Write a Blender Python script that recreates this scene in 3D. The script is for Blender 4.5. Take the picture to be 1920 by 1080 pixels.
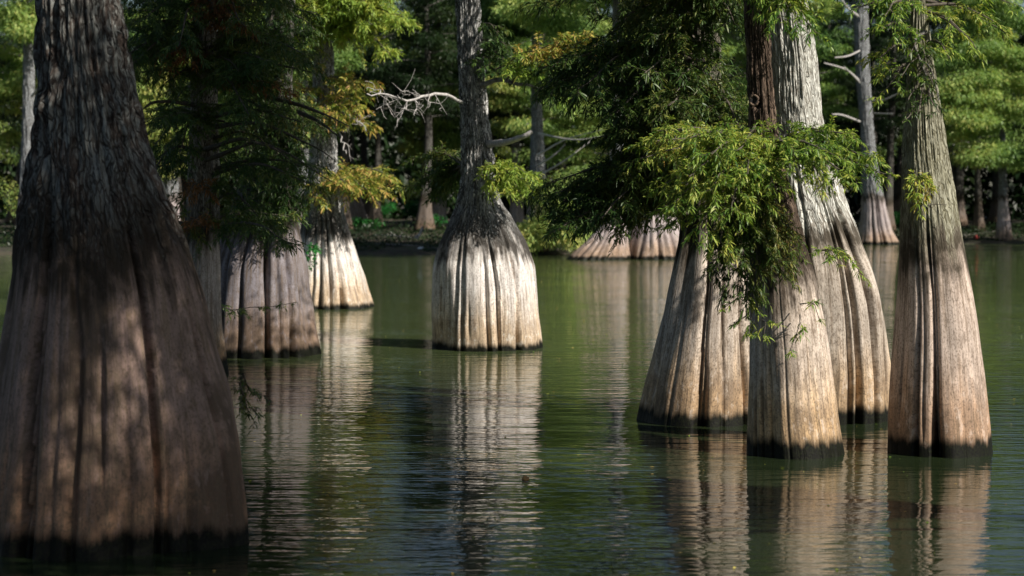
import bpy, math, random
import numpy as np
from mathutils import Vector

for o in list(bpy.data.objects):
    bpy.data.objects.remove(o)
S = bpy.context.scene
C = S.collection
R = math.radians

# ---------------------------------------------------------------- camera
F = 3600.0          # focal length in pixels of the 1920 px wide photograph
CZ = 3.0            # camera height over the water
PITCH = math.atan(170 / F)
cam_d = bpy.data.cameras.new("camera")
cam = bpy.data.objects.new("camera", cam_d)
C.objects.link(cam)
S.camera = cam
cam_d.sensor_width = 36
cam_d.lens = F / 1920 * 36
cam_d.clip_start = 0.1
cam_d.clip_end = 3000
cam.location = (0, 0, CZ)
cam.rotation_euler = (math.pi / 2 - PITCH, 0, 0)
cam_d.dof.use_dof = True
cam_d.dof.focus_distance = 25
cam_d.dof.aperture_fstop = 1.8

# ---------------------------------------------------------------- world and sun
SUN_EL = R(40)
SUN_AZ = R(54)      # to the right of straight behind the camera
sdir = Vector((math.sin(SUN_AZ) * math.cos(SUN_EL), -math.cos(SUN_AZ) * math.cos(SUN_EL), math.sin(SUN_EL)))
w = bpy.data.worlds.new("World")
S.world = w
w.use_nodes = True
nt = w.node_tree
sky = nt.nodes.new('ShaderNodeTexSky')
sky.sky_type = 'NISHITA'
sky.sun_disc = False
sky.sun_elevation = SUN_EL
sky.sun_rotation = math.atan2(sdir.x, sdir.y)
bg = nt.nodes['Background']
bg.inputs[1].default_value = 0.05
nt.links.new(sky.outputs[0], bg.inputs[0])
sd = bpy.data.lights.new("sun", 'SUN')
sd.energy = 5.0
sd.angle = R(0.5)
sd.color = (1.0, 0.93, 0.82)
sun = bpy.data.objects.new("sun", sd)
C.objects.link(sun)
sun.rotation_euler = (-sdir).to_track_quat('-Z', 'Y').to_euler()
S.view_settings.view_transform = 'Standard'
S.view_settings.look = 'None'
S.view_settings.exposure = 0.5
S.view_settings.gamma = 1
S.render.engine = 'CYCLES'
S.cycles.max_bounces = 6
S.cycles.transparent_max_bounces = 4

# ---------------------------------------------------------------- helpers
rng = np.random.default_rng(11)
random.seed(5)
cp_, sp_ = math.cos(PITCH), math.sin(PITCH)

def P(px, py, d):
    """point of the vertical plane y = d seen at photo pixel (px, py)"""
    u, v = (px - 960) / F, (540 - py) / F
    dx, dy, dz = u, cp_ + v * sp_, -sp_ + v * cp_
    t = d / dy
    return np.array((dx * t, d, CZ + dz * t))

def dist_of(py):
    """distance at which the water is seen at row py"""
    v = (540 - py) / F
    return -CZ * (cp_ + v * sp_) / (-sp_ + v * cp_)

def hash3(ix, iy, iz, seed):
    h = (ix * 374761393 + iy * 668265263 + iz * 2147483647 + seed * 974711) & 0xffffffff
    h = ((h ^ (h >> 13)) * 1274126177) & 0xffffffff
    h = ((h ^ (h >> 16)) * 2246822519) & 0xffffffff
    return ((h ^ (h >> 15)) & 0xffff) / 65535.0

def vnoise(x, y, z, seed=0):
    x, y, z = np.broadcast_arrays(x, y, z)
    xi, yi, zi = (np.floor(a).astype(np.int64) for a in (x, y, z))
    fx, fy, fz = x - xi, y - yi, z - zi
    fx, fy, fz = (a * a * (3 - 2 * a) for a in (fx, fy, fz))
    r = 0
    for a in (0, 1):
        for b in (0, 1):
            for c in (0, 1):
                wgt = (fx if a else 1 - fx) * (fy if b else 1 - fy) * (fz if c else 1 - fz)
                r = r + wgt * hash3(xi + a, yi + b, zi + c, seed)
    return r * 2 - 1

def mesh_np(name, co, quads, mat=None, smooth=True, tris=None):
    me = bpy.data.meshes.new(name)
    co = np.asarray(co, dtype=np.float32)
    nq = len(quads)
    nt_ = 0 if tris is None else len(tris)
    me.vertices.add(len(co))
    me.vertices.foreach_set('co', co.ravel())
    loops = np.asarray(quads, dtype=np.int32).ravel()
    starts = np.arange(nq, dtype=np.int32) * 4
    if nt_:
        loops = np.concatenate([loops, np.asarray(tris, dtype=np.int32).ravel()])
        starts = np.concatenate([starts, nq * 4 + np.arange(nt_, dtype=np.int32) * 3])
    me.loops.add(len(loops))
    me.loops.foreach_set('vertex_index', loops)
    me.polygons.add(nq + nt_)
    me.polygons.foreach_set('loop_start', starts)
    if smooth:
        me.polygons.foreach_set('use_smooth', np.ones(nq + nt_, dtype=bool))
    me.update(calc_edges=True)
    if mat:
        me.materials.append(mat)
    return me

def link(name, me, parent=None, loc=None):
    o = bpy.data.objects.new(name, me)
    C.objects.link(o)
    if parent:
        o.parent = parent
    if loc is not None:
        o.location = loc
    return o

def tag(o, label=None, cat=None, group=None, kind=None):
    if label: o['label'] = label
    if cat: o['category'] = cat
    if group: o['group'] = group
    if kind: o['kind'] = kind
    return o

def thing(name, loc, label, cat, group=None):
    o = bpy.data.objects.new(name, None)
    C.objects.link(o)
    o.location = loc
    o.empty_display_size = 0.2
    return tag(o, label, cat, group)

# ---------------------------------------------------------------- node helpers
class NT:
    def __init__(s, name):
        s.m = bpy.data.materials.new(name)
        s.m.use_nodes = True
        s.t = s.m.node_tree
        s.b = s.t.nodes['Principled BSDF']
        s.out = s.t.nodes['Material Output']
    def n(s, typ, **kw):
        nd = s.t.nodes.new(typ)
        for k, v in kw.items():
            setattr(nd, k, v)
        return nd
    def l(s, a, b):
        s.t.links.new(a, b)
    def val(s, sock, v):
        if hasattr(v, 'is_linked') or hasattr(v, 'links'):
            s.l(v, sock)
        else:
            sock.default_value = v
    def math(s, op, a, b=0.0, c=None, clamp=False):
        nd = s.n('ShaderNodeMath', operation=op)
        nd.use_clamp = clamp
        s.val(nd.inputs[0], a); s.val(nd.inputs[1], b)
        if c is not None: s.val(nd.inputs[2], c)
        return nd.outputs[0]
    def mapr(s, v, a, b, c=0.0, d=1.0, smooth=True):
        nd = s.n('ShaderNodeMapRange')
        if smooth: nd.interpolation_type = 'SMOOTHSTEP'
        s.val(nd.inputs[0], v)
        for i, x in enumerate((a, b, c, d)): s.val(nd.inputs[i + 1], x)
        return nd.outputs[0]
    def mix(s, f, a, b, blend='MIX'):
        nd = s.n('ShaderNodeMix', data_type='RGBA', blend_type=blend)
        s.val(nd.inputs[0], f)
        for sock, v in ((nd.inputs[6], a), (nd.inputs[7], b)):
            if isinstance(v, tuple): sock.default_value = (*v, 1)
            else: s.l(v, sock)
        return nd.outputs[2]
    def noise(s, vec, scale, detail=4, rough=0.55, dim='3D'):
        nd = s.n('ShaderNodeTexNoise')
        nd.inputs['Scale'].default_value = scale
        nd.inputs['Detail'].default_value = detail
        nd.inputs['Roughness'].default_value = rough
        if vec is not None: s.l(vec, nd.inputs['Vector'])
        return nd.outputs[0]
    def mapping(s, vec, scale=(1, 1, 1), loc=(0, 0, 0)):
        nd = s.n('ShaderNodeMapping')
        nd.inputs['Scale'].default_value = scale
        nd.inputs['Location'].default_value = loc
        s.l(vec, nd.inputs['Vector'])
        return nd.outputs[0]
    def attr(s, name):
        return s.n('ShaderNodeAttribute', attribute_name=name)

def bark_mat(name, tan=(.42, .28, .16), pale=(.46, .41, .38), stain=(.035, .028, .018),
             upper=(.20, .19, .16), upper2=(.34, .35, .31), fissure=(.06, .05, .04), mark=2.35,
             wet=0.22, stain_w=0.75, dirt=0.35, seed=0.0, rough_scale=1.0, lichen=0.5):
    g = NT(name)
    bc = g.attr('bc').outputs['Vector']
    off = g.mapping(bc, (1, 1, 1), (seed * 3.1, seed * 1.7, 0))
    sep = g.n('ShaderNodeSeparateXYZ'); g.l(bc, sep.inputs[0])
    z = sep.outputs[2]
    streak = g.noise(g.mapping(off, (9, 9, .55)), 1, 5, .6)
    streak2 = g.noise(g.mapping(off, (30, 30, 1.3)), 1, 4, .6)
    blot = g.noise(g.mapping(off, (1.6, 1.6, 1.0)), 1, 4, .6)
    fine = g.noise(g.mapping(off, (60, 60, 35)), 1, 3, .7)
    warp = g.n('ShaderNodeMix', data_type='VECTOR')
    nzc = g.n('ShaderNodeTexNoise'); nzc.inputs['Scale'].default_value = 5.0; g.l(off, nzc.inputs['Vector'])
    warp.inputs[0].default_value = .12
    g.l(off, warp.inputs[4]); g.l(nzc.outputs['Color'], warp.inputs[5])
    wv = warp.outputs[1]
    vor = g.n('ShaderNodeTexVoronoi', feature='DISTANCE_TO_EDGE'); vor.inputs['Scale'].default_value = 1.0
    g.l(g.mapping(wv, (24, 24, 4.5)), vor.inputs['Vector'])
    vor2 = g.n('ShaderNodeTexVoronoi', feature='F1'); vor2.inputs['Scale'].default_value = 1.0
    g.l(g.mapping(wv, (24, 24, 4.5)), vor2.inputs['Vector'])
    plate = g.n('ShaderNodeSeparateColor'); g.l(vor2.outputs['Color'], plate.inputs[0])
    crack = g.mapr(vor.outputs['Distance'], .0, .13)
    fis = g.noise(g.mapping(wv, (20, 20, 5.0)), 1, 5, .7)
    fis2 = g.noise(g.mapping(wv, (40, 40, 16.0)), 1, 4, .65)
    patchy = g.noise(g.mapping(wv, (4.5, 4.5, 3.0)), 1, 4, .6)
    # heights disturbed by the streaks, so bands end in drips
    zz = g.math('ADD', z, g.math('MULTIPLY', g.math('SUBTRACT', streak, .5), 1.1))
    zz = g.math('ADD', zz, g.math('MULTIPLY', g.math('SUBTRACT', blot, .5), .7))
    zs = g.math('ADD', z, g.math('MULTIPLY', g.math('SUBTRACT', blot, .5), .22))
    zs = g.math('ADD', zs, g.math('MULTIPLY', g.math('SUBTRACT', fine, .5), .07))
    # smooth flood-washed wood
    tanc = g.mix(g.mapr(streak, .35, .65), tan, tuple(c * .68 for c in tan))
    palec = g.mix(g.mapr(streak, .35, .7), pale, tuple(c * .72 for c in pale))
    low = g.mix(g.mapr(zz, .25, 1.35), tanc, palec)
    low = g.mix(g.mapr(zs, .62, .60, 0, .18), low, (.16, .09, .05))
    low = g.mix(g.math('MULTIPLY', g.mapr(streak2, .50, .64), .65), low, (.16, .115, .075))
    low = g.mix(g.math('MULTIPLY', g.mapr(blot, .48, .60), dirt), low, (.075, .052, .036))
    mott = g.noise(g.mapping(off, (12, 12, 5)), 1, 5, .7)
    hair = g.noise(g.mapping(off, (70, 70, 3.0)), 1, 3, .6)
    low = g.mix(g.math('MULTIPLY', g.mapr(mott, .50, .68), dirt + .15), low, (.13, .09, .06))
    low = g.mix(g.math('MULTIPLY', g.mapr(hair, .50, .64), .42), low, (.14, .10, .07))
    low = g.mix(g.math('MULTIPLY', g.mapr(fine, .50, .62), .6), low, (.09, .07, .05))
    low = g.mix(g.math('MULTIPLY', g.mapr(mott, .47, .33), .35), low, tuple(min(1, c * 1.3) for c in pale))
    # rough bark above the high-water mark
    up = g.mix(g.mapr(patchy, .42, .58), upper, upper2)
    up = g.mix(g.math('MULTIPLY', plate.outputs[0], .5), up, tuple(c * .45 for c in upper))
    up = g.mix(g.math('MULTIPLY', g.mapr(fis2, .5, .60), lichen), up, tuple(min(1, c * 1.45) for c in upper2))
    up = g.mix(g.mapr(fis, .52, .60, 0, .8), up, fissure)
    up = g.mix(g.mapr(crack, 1.0, 0.0, 0, .8), up, fissure)
    up = g.mix(g.math('MULTIPLY', g.mapr(fine, .56, .7), .5), up, fissure)
    is_up = g.mapr(zz, mark - .05, mark + .45)
    col = g.mix(is_up, low, up)
    # dark moss and flood stain round the mark
    band = g.math('MULTIPLY', g.mapr(zz, mark - .32, mark + .02), g.mapr(zz, mark + stain_w, mark + .15))
    band = g.math('MULTIPLY', band, g.mapr(patchy, .36, .52, .55, 1.0))
    col = g.mix(g.math('MULTIPLY', band, .93), col, stain)
    # wet algae band at the water
    wetf = g.mapr(g.math('ADD', zs, g.math('MULTIPLY', g.math('SUBTRACT', streak, .5), .30)), wet + .10, wet - .04)
    algae = g.mix(g.mapr(fine, .45, .62), (.003, .003, .002), (.009, .011, .004))
    col = g.mix(wetf, col, algae)
    g.l(col, g.b.inputs['Base Color'])
    g.val(g.b.inputs['Roughness'], g.mapr(zs, wet + .05, wet - .1, .85, .6))
    g.b.inputs['Specular IOR Level'].default_value = .18
    bump = g.n('ShaderNodeBump')
    bump.inputs['Distance'].default_value = .02 * rough_scale
    bump.inputs['Strength'].default_value = .8
    hl = g.math('ADD', g.math('MULTIPLY', streak2, .35), g.math('ADD', g.math('MULTIPLY', fine, .2), g.math('ADD', g.math('MULTIPLY', mott, .5), g.math('MULTIPLY', hair, .22))))
    hu = g.math('ADD', g.math('MULTIPLY', fis, -1.3), g.math('ADD', g.math('MULTIPLY', crack, .7), g.math('MULTIPLY', fine, .5)))
    hm = g.n('ShaderNodeMix', data_type='FLOAT')
    g.l(is_up, hm.inputs[0]); g.l(hl, hm.inputs[2]); g.l(hu, hm.inputs[3])
    g.l(hm.outputs[0], bump.inputs['Height'])
    g.l(bump.outputs[0], g.b.inputs['Normal'])
    return g.m

def wood_mat(name, a, b, scale=14):
    g = NT(name)
    tc = g.n('ShaderNodeTexCoord').outputs['Object']
    n1 = g.noise(g.mapping(tc, (1, 1, .5)), scale, 5, .65)
    n2 = g.noise(tc, scale * 4, 3, .6)
    col = g.mix(g.mapr(n1, .38, .62), a, b)
    col = g.mix(g.mapr(n2, .52, .7, 0, .5), col, tuple(c * .35 for c in a))
    g.l(col, g.b.inputs['Base Color'])
    g.b.inputs['Roughness'].default_value = .85
    bump = g.n('ShaderNodeBump'); bump.inputs['Distance'].default_value = .01
    g.l(n1, bump.inputs['Height']); g.l(bump.outputs[0], g.b.inputs['Normal'])
    return g.m

def leaf_mat(name, c0, c1, c2, c3, g0=.5, spread=.12, nscale=.7, transl=.4):
    """c0 dark green, c1 yellow green, c2 golden, c3 rusty; g0 shifts towards gold"""
    g = NT(name)
    rnd = g.attr('rnd').outputs['Fac']
    pos = g.n('ShaderNodeNewGeometry').outputs['Position']
    nz = g.noise(pos, nscale, 3, .6)
    v = g.math('ADD', g.math('MULTIPLY', g.math('SUBTRACT', rnd, .5), spread * 3.2),
               g.math('ADD', g.math('MULTIPLY', g.math('SUBTRACT', nz, .5), 1.3), g0))
    ramp = g.n('ShaderNodeValToRGB')
    e = ramp.color_ramp.elements
    e[0].position = .15; e[0].color = (*c0, 1)
    e[1].position = .5; e[1].color = (*c1, 1)
    a = e.new(.78); a.color = (*c2, 1)
    a = e.new(1.0); a.color = (*c3, 1)
    g.l(v, ramp.inputs[0])
    col = ramp.outputs[0]
    g.l(col, g.b.inputs['Base Color'])
    g.b.inputs['Roughness'].default_value = .45
    g.b.inputs['Specular IOR Level'].default_value = .35
    tr = g.n('ShaderNodeBsdfTranslucent')
    g.l(g.mix(1.0, col, (1.0, 1.0, .55), 'MULTIPLY'), tr.inputs[0])
    ms = g.n('ShaderNodeMixShader'); ms.inputs[0].default_value = transl
    g.l(g.b.outputs[0], ms.inputs[1]); g.l(tr.outputs[0], ms.inputs[2])
    g.l(ms.outputs[0], g.out.inputs[0])
    return g.m

M = {}
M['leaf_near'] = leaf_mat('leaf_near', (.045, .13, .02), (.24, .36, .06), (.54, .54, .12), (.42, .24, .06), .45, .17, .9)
M['leaf_shade'] = leaf_mat('leaf_shade', (.028, .07, .018), (.085, .14, .03), (.21, .20, .05), (.20, .08, .025), .40, .14, .8, .3)  # darker copy of the near leaves; shade is put into the colour
M['leaf_gold'] = leaf_mat('leaf_gold', (.12, .20, .03), (.34, .38, .07), (.60, .44, .13), (.48, .25, .10), .50, .26, 1.6)
M['leaf_lime'] = leaf_mat('leaf_lime', (.07, .17, .025), (.31, .44, .08), (.50, .48, .10), (.42, .26, .07), .50, .12, .5)
M['leaf_far'] = leaf_mat('leaf_far', (.06, .15, .045), (.28, .42, .12), (.60, .58, .19), (.50, .32, .12), .46, .10, .16)
M['leaf_rust'] = leaf_mat('leaf_rust', (.10, .06, .02), (.24, .11, .04), (.36, .16, .06), (.30, .10, .05), .5, .2, 1.5)
M['leaf_wood'] = leaf_mat('leaf_wood', (.025, .06, .02), (.07, .12, .035), (.22, .22, .07), (.2, .12, .05), .40, .1, .18, .3)
M['leaf_far_dark'] = leaf_mat('leaf_far_dark', (.010, .025, .009), (.022, .045, .014), (.05, .07, .02), (.06, .045, .015), .34, .1, .2, .25)  # far leaves darkened: deep-wood shade put into the colour
M['bush'] = leaf_mat('bush_leaves', (.015, .10, .02), (.03, .20, .04), (.06, .26, .06), (.10, .22, .06), .45, .2, .8, .35)
M['twig'] = wood_mat('twig_bark', (.055, .045, .035), (.10, .085, .065))
M['limb'] = wood_mat('limb_bark', (.09, .08, .07), (.22, .21, .19))
M['dead'] = wood_mat('dead_wood', (.30, .28, .27), (.50, .48, .47), 22)

# ---------------------------------------------------------------- tube
def smooth_path(pts, n):
    pts = np.asarray(pts, float)
    if len(pts) == 2:
        t = np.linspace(0, 1, n)[:, None]
        return pts[0] * (1 - t) + pts[1] * t
    p = np.vstack([2 * pts[0] - pts[1], pts, 2 * pts[-1] - pts[-2]])
    out = []
    k = len(pts) - 1
    for t in np.linspace(0, k - 1e-6, n):
        i = int(t); f = t - i
        a, b, c, d = p[i], p[i + 1], p[i + 2], p[i + 3]
        out.append(.5 * ((2 * b) + (-a + c) * f + (2 * a - 5 * b + 4 * c - d) * f * f + (-a + 3 * b - 3 * c + d) * f ** 3))
    return np.array(out)

class Tubes:
    def __init__(s):
        s.co, s.q, s.n = [], [], 0
    def add(s, path, r0, r1, sides=6, power=1.0, jitter=0.0):
        path = np.asarray(path)
        n = len(path)
        tan = np.gradient(path, axis=0)
        tan /= np.linalg.norm(tan, axis=1)[:, None] + 1e-9
        ref = np.array((0, 0, 1.0)) if abs(tan[:, 2]).mean() < .8 else np.array((0, 1.0, 0))
        a = np.cross(tan, ref); a /= np.linalg.norm(a, axis=1)[:, None] + 1e-9
        b = np.cross(tan, a)
        th = np.linspace(0, 2 * math.pi, sides, endpoint=False)
        t = np.linspace(0, 1, n) ** power
        rr = r0 * (1 - t) + r1 * t
        if jitter: rr = rr * (1 + jitter * rng.normal(size=n))
        ring = path[:, None, :] + rr[:, None, None] * (np.cos(th)[None, :, None] * a[:, None, :] + np.sin(th)[None, :, None] * b[:, None, :])
        s.co.append(ring.reshape(-1, 3))
        i = np.arange(n - 1)[:, None] * sides + np.arange(sides)[None, :]
        j = np.arange(n - 1)[:, None] * sides + (np.arange(sides)[None, :] + 1) % sides
        q = np.stack([i, j, j + sides, i + sides], -1).reshape(-1, 4) + s.n
        s.q.append(q)
        s.n += n * sides
    def build(s, name, mat, parent=None, base=(0, 0, 0)):
        if not s.n: return None
        co = np.vstack(s.co) - np.asarray(base)
        return link(name, mesh_np(name, co, np.vstack(s.q), mat), parent)

# ---------------------------------------------------------------- leaves
class Leaves:
    def __init__(s):
        s.p, s.d, s.L, s.W = [], [], [], []
    def add(s, p, d, L, W):
        s.p.append(p); s.d.append(d); s.L.append(L); s.W.append(W)
    def count(s):
        return sum(len(a) for a in s.p)
    def build(s, name, mat, parent=None, base=(0, 0, 0), droop=.35, simple=False):
        if not s.p: return None
        p = np.vstack(s.p) - np.asarray(base); d = np.vstack(s.d)
        L = np.concatenate(s.L)[:, None]; W = np.concatenate(s.W)[:, None]
        n = len(p)
        d = d / (np.linalg.norm(d, axis=1)[:, None] + 1e-9)
        up = rng.normal(size=(n, 3)) * .45 + np.array((0, 0, 1.0))
        sd_ = np.cross(d, up); sd_ /= np.linalg.norm(sd_, axis=1)[:, None] + 1e-9
        if simple:
            m = p + d * L * .45
            tip = p + d * L + np.array((0, 0, -1.0)) * L * droop
            co = np.stack([p, m + sd_ * W * .5, tip, m - sd_ * W * .5], 1).reshape(-1, 3)
            q = np.arange(n)[:, None] * 4 + np.array((0, 1, 2, 3))
            me = mesh_np(name, co, q, mat, smooth=False)
            rn = rng.random(n).astype(np.float32)
        else:
            d2 = d + np.array((0, 0, -1.0)) * droop
            m1 = p + d * L * .35
            m2 = m1 + d2 * L * .35
            d3 = d2 + np.array((0, 0, -1.0)) * droop
            tip = m2 + d3 * L * .3
            co = np.stack([p, m1 + sd_ * W * .5, m1 - sd_ * W * .5, m2 + sd_ * W * .42, m2 - sd_ * W * .42, tip], 1).reshape(-1, 3)
            b = np.arange(n)[:, None] * 6
            q = b + np.array((1, 3, 4, 2))
            t1 = b + np.array((0, 1, 2)); t2 = b + np.array((3, 5, 4))
            me = mesh_np(name, co, q, mat, smooth=False, tris=np.vstack([t1, t2]))
            rr = rng.random(n).astype(np.float32)
            rn = np.concatenate([rr, rr, rr])
        at = me.attributes.new('rnd', 'FLOAT', 'FACE')
        at.data.foreach_set('value', rn)
        return link(name, me, parent)

Z = np.array((0, 0, 1.0))

def twig_sprays(lv, tb, path, per_m, tl, fl, fw, step, droop=.25, flat=.35, start=.12, sub=1, tr=.004):
    """twigs off a branch path, with fronds set along every twig"""
    path = np.asarray(path)
    seg = np.linalg.norm(np.diff(path, axis=0), axis=1)
    tot = seg.sum()
    cum = np.concatenate([[0], np.cumsum(seg)])
    n = max(3, int(per_m * tot))
    for k in range(n):
        s = tot * (start + (1 - start) * (k + rng.random()) / n)
        o = np.array([np.interp(s, cum, path[:, c]) for c in range(3)])
        o2 = np.array([np.interp(min(s + .05, tot), cum, path[:, c]) for c in range(3)])
        o1 = np.array([np.interp(max(s - .05, 0), cum, path[:, c]) for c in range(3)])
        bd = o2 - o1; bd /= np.linalg.norm(bd) + 1e-9
        side = np.cross(bd, Z); side /= np.linalg.norm(side) + 1e-9
        side = side * (1 if k % 2 else -1)
        d = bd * rng.uniform(.3, 1.1) + side * rng.uniform(.4, 1.0) + Z * rng.normal(0, flat)
        d /= np.linalg.norm(d)
        ln = tl * rng.uniform(.45, 1.15) * (1 - .45 * (s / tot) ** 2)
        _twig(lv, tb, o, d, ln, fl, fw, step, droop, tr)
        if sub:
            for q in range(rng.integers(1, 3)):
                t = rng.uniform(.2, .7)
                oo = o + d * ln * t - Z * droop * ln * t * t * .7
                dd = d + rng.normal(0, .55, 3); dd /= np.linalg.norm(dd)
                _twig(lv, tb, oo, dd, ln * rng.uniform(.35, .65), fl, fw, step, droop * 1.3, tr * .7)

def _twig(lv, tb, o, d, ln, fl, fw, step, droop, tr):
    m = 6
    t = np.linspace(0, 1, m)
    pth = o + d * ln * t[:, None] - Z * (droop * ln * t[:, None] ** 2)
    if tb is not None and tr > 0:
        tb.add(pth, tr, tr * .4, 3)
    nf = max(3, int(ln / step))
    ts = np.sort(rng.uniform(.08, 1.0, nf))
    pp = np.stack([np.interp(ts, t, pth[:, c]) for c in range(3)], 1)
    side = np.cross(d, Z); side /= np.linalg.norm(side) + 1e-9
    sg = np.where(np.arange(nf) % 2 == 0, 1, -1)[:, None]
    dd = d[None] * rng.uniform(.3, 1.0, (nf, 1)) + side[None] * sg * rng.uniform(.3, .9, (nf, 1)) \
        + Z * rng.normal(-.12, .35, (nf, 1)) + rng.normal(0, .2, (nf, 3))
    lv.add(pp, dd, fl * rng.uniform(.5, 1.2, nf), fw * rng.uniform(.7, 1.2, nf))

def clump(lv, c, rad, n, fl, fw, flat=.4):
    u = rng.normal(size=(n, 3)); u /= np.linalg.norm(u, axis=1)[:, None]
    r = rng.random((n, 1)) ** .45
    lump = 1 + .35 * vnoise(u[:, 0] * 2 + c[0], u[:, 1] * 2 + c[1], u[:, 2] * 2, 3)[:, None]
    p = np.asarray(c) + u * r * lump * np.array((rad, rad, rad * flat))
    d = u * np.array((1, 1, .3)) + rng.normal(0, .4, (n, 3)) - Z * .15
    lv.add(p, d, fl * rng.uniform(.5, 1.2, n), fw * rng.uniform(.7, 1.2, n))

# ---------------------------------------------------------------- trunk
def interp_smooth(x, xs, ys, win):
    n = 400
    g = np.linspace(xs[0], xs[-1], n)
    v = np.interp(g, xs, ys)
    k = max(1, int(win / (xs[-1] - xs[0]) * n))
    pad = np.concatenate([2 * v[0] - v[k:0:-1], v, 2 * v[-1] - v[-2:-k - 2:-1]])
    ker = np.hanning(2 * k + 1); ker /= ker.sum()
    v = np.convolve(pad, ker, 'valid')[:n]
    return np.interp(x, g, v)

def trunk_mesh(d, prof, grooves, mat, seed, nth=260, nz=260, H=15, mark=2.4, ridge=.02, gfall=(2.0, 4.2), gres=.25,
               lump=.03, backd=1.0, auto=7, power=.42, knot=None):
    """prof: rows (py, left px, right px) from the waterline upwards"""
    rows = []
    for py, xl, xr in prof:
        a, b = P(xl, py, d), P(xr, py, d)
        rows.append((a[2], (a[0] + b[0]) / 2, (b[0] - a[0]) / 2))
    rows[0] = (0.0, rows[0][1], rows[0][2])
    rows.sort()
    z1, c1, r1 = rows[-1]
    z0_, c0_, r0_ = rows[-2] if len(rows) > 1 else rows[-1]
    sl = max(-.12, min(.12, (c1 - c0_) / max(.1, z1 - z0_)))
    rows.append((z1 + 3, c1 + sl * 2.2, r1 * .82))
    rows.append((max(H, z1 + 5), c1 + sl * 3.5, r1 * .25))
    b0 = rows[0]; b1 = rows[1]
    slope = (b0[2] - b1[2]) / (b1[0] - b0[0])
    rows.insert(0, (-.7, b0[1] + (b0[1] - b1[1]) / (b1[0] - b0[0]) * .7, b0[2] + max(0, slope) * .5 + .03))
    rows = np.array(rows)
    ztop = rows[-1][0]
    zv = z1 + .6
    zs = np.concatenate([np.linspace(-.5, zv, nz), np.linspace(zv, ztop, 26)[1:]])
    cx = interp_smooth(zs, rows[:, 0], rows[:, 1], .35)
    rr = np.maximum(.01, interp_smooth(zs, rows[:, 0], rows[:, 2], .22))
    bx, by, br = rows[1][1], d, rows[1][2]
    th = np.linspace(0, 2 * math.pi, nth, endpoint=False)      # 0 faces the camera, + to the right
    # grooves: pixel x at base -> angle
    ga = []
    for gx, dep in grooves:
        X = P(gx, prof[0][0], d)[0]
        s = max(-.985, min(.985, (X - bx) / br))
        ga.append((math.asin(s) % (2 * math.pi), dep))
    r_ = np.random.default_rng(seed)
    for k in range(auto):
        ga.append((math.pi / 2 + .25 + (math.pi - .5) * (k + r_.uniform(.2, .8)) / auto, r_.uniform(.08, .2)))
    ga.sort()
    A = np.array([a for a, _ in ga]); D = np.array([b for _, b in ga])
    A2 = np.concatenate([[A[-1] - 2 * math.pi], A, [A[0] + 2 * math.pi]]); D2 = np.concatenate([[D[-1]], D, [D[0]]])
    ZZ, TH = np.meshgrid(zs, th, indexing='ij')
    thw = TH + (.045 * vnoise(np.sin(TH) * 1.5, np.cos(TH) * 1.5, ZZ * .8, seed + 5) + .018 * vnoise(np.sin(TH) * 4, np.cos(TH) * 4, ZZ * 1.8, seed + 6)) * np.clip(ZZ, .3, 4)
    thw = np.mod(thw, 2 * math.pi)
    idx = np.clip(np.searchsorted(A2, thw, side='right') - 1, 0, len(A2) - 2)
    u = (thw - A2[idx]) / (A2[idx + 1] - A2[idx] + 1e-9)
    u = np.clip(u, 0, 1)
    wgap = np.minimum(1, (A2[idx + 1] - A2[idx]) / .55)
    dep = np.where(u < .5, D2[idx], D2[idx + 1])
    # rounded lobe between two grooves, groove itself narrow and deep
    lobe = (4 * u * (1 - u)) ** power
    GT = np.where(D > .15, gfall[1] + r_.uniform(-.3, .4, len(D)), r_.uniform(.7, gfall[1], len(D)))
    GT2 = np.concatenate([[GT[-1]], GT, [GT[0]]])
    GB = np.where(D > .15, 0, r_.uniform(0, .6, len(D)) * (r_.random(len(D)) < .5))
    GB2 = np.concatenate([[GB[-1]], GB, [GB[0]]])
    gi = np.where(u < .5, idx, idx + 1)
    ext = np.clip((GT2[gi] - ZZ) / .9, 0, 1) * np.clip((ZZ - GB2[gi]) / .35 + (GB2[gi] < .05), 0, 1)
    dep = dep * ext * (1 + .45 * vnoise(gi * 3.7, ZZ * 1.1, 0, seed + 12))
    near_g = np.minimum(u, 1 - u) * (A2[idx + 1] - A2[idx])
    crev = np.exp(-(near_g / (.018 + .10 * dep)) ** 2)
    dd = D2[idx] * (1 - u) + D2[idx + 1] * u
    fall = np.clip((gfall[1] - ZZ) / (gfall[1] - gfall[0]), 0, 1)
    fall = gres + (1 - gres) * fall * fall * (3 - 2 * fall)
    fac = 1 - fall * (dd * wgap * .13 * (1 - lobe) + dep * crev * (.45 + dep))
    sx, sy = np.sin(TH), np.cos(TH)
    fac = fac + lump * 2.2 * fall * vnoise(sx * 3.2, sy * 3.2, ZZ * .5, seed + 9) + lump * vnoise(sx * 2.0, sy * 2.0, ZZ * 1.1, seed) + lump * .4 * vnoise(sx * 5, sy * 5, ZZ * 2.3, seed + 1)
    up = np.clip((ZZ - mark + .1 * vnoise(sx * 6, sy * 6, ZZ, seed + 8)) / .5, 0, 1)
    rb = rr[:, None]
    k = np.maximum(3, rb * 14)
    rid = np.abs(vnoise(sx * 8, sy * 8, ZZ * 1.6, seed + 2)) + .7 * np.abs(vnoise(sx * 17, sy * 17, ZZ * 4.5, seed + 3))
    RAD = rb * fac + up * ridge * (rid - .45) * 1.6 + ridge * .12 * vnoise(sx * 22, sy * 22, ZZ * 1.5, seed + 4)
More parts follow.
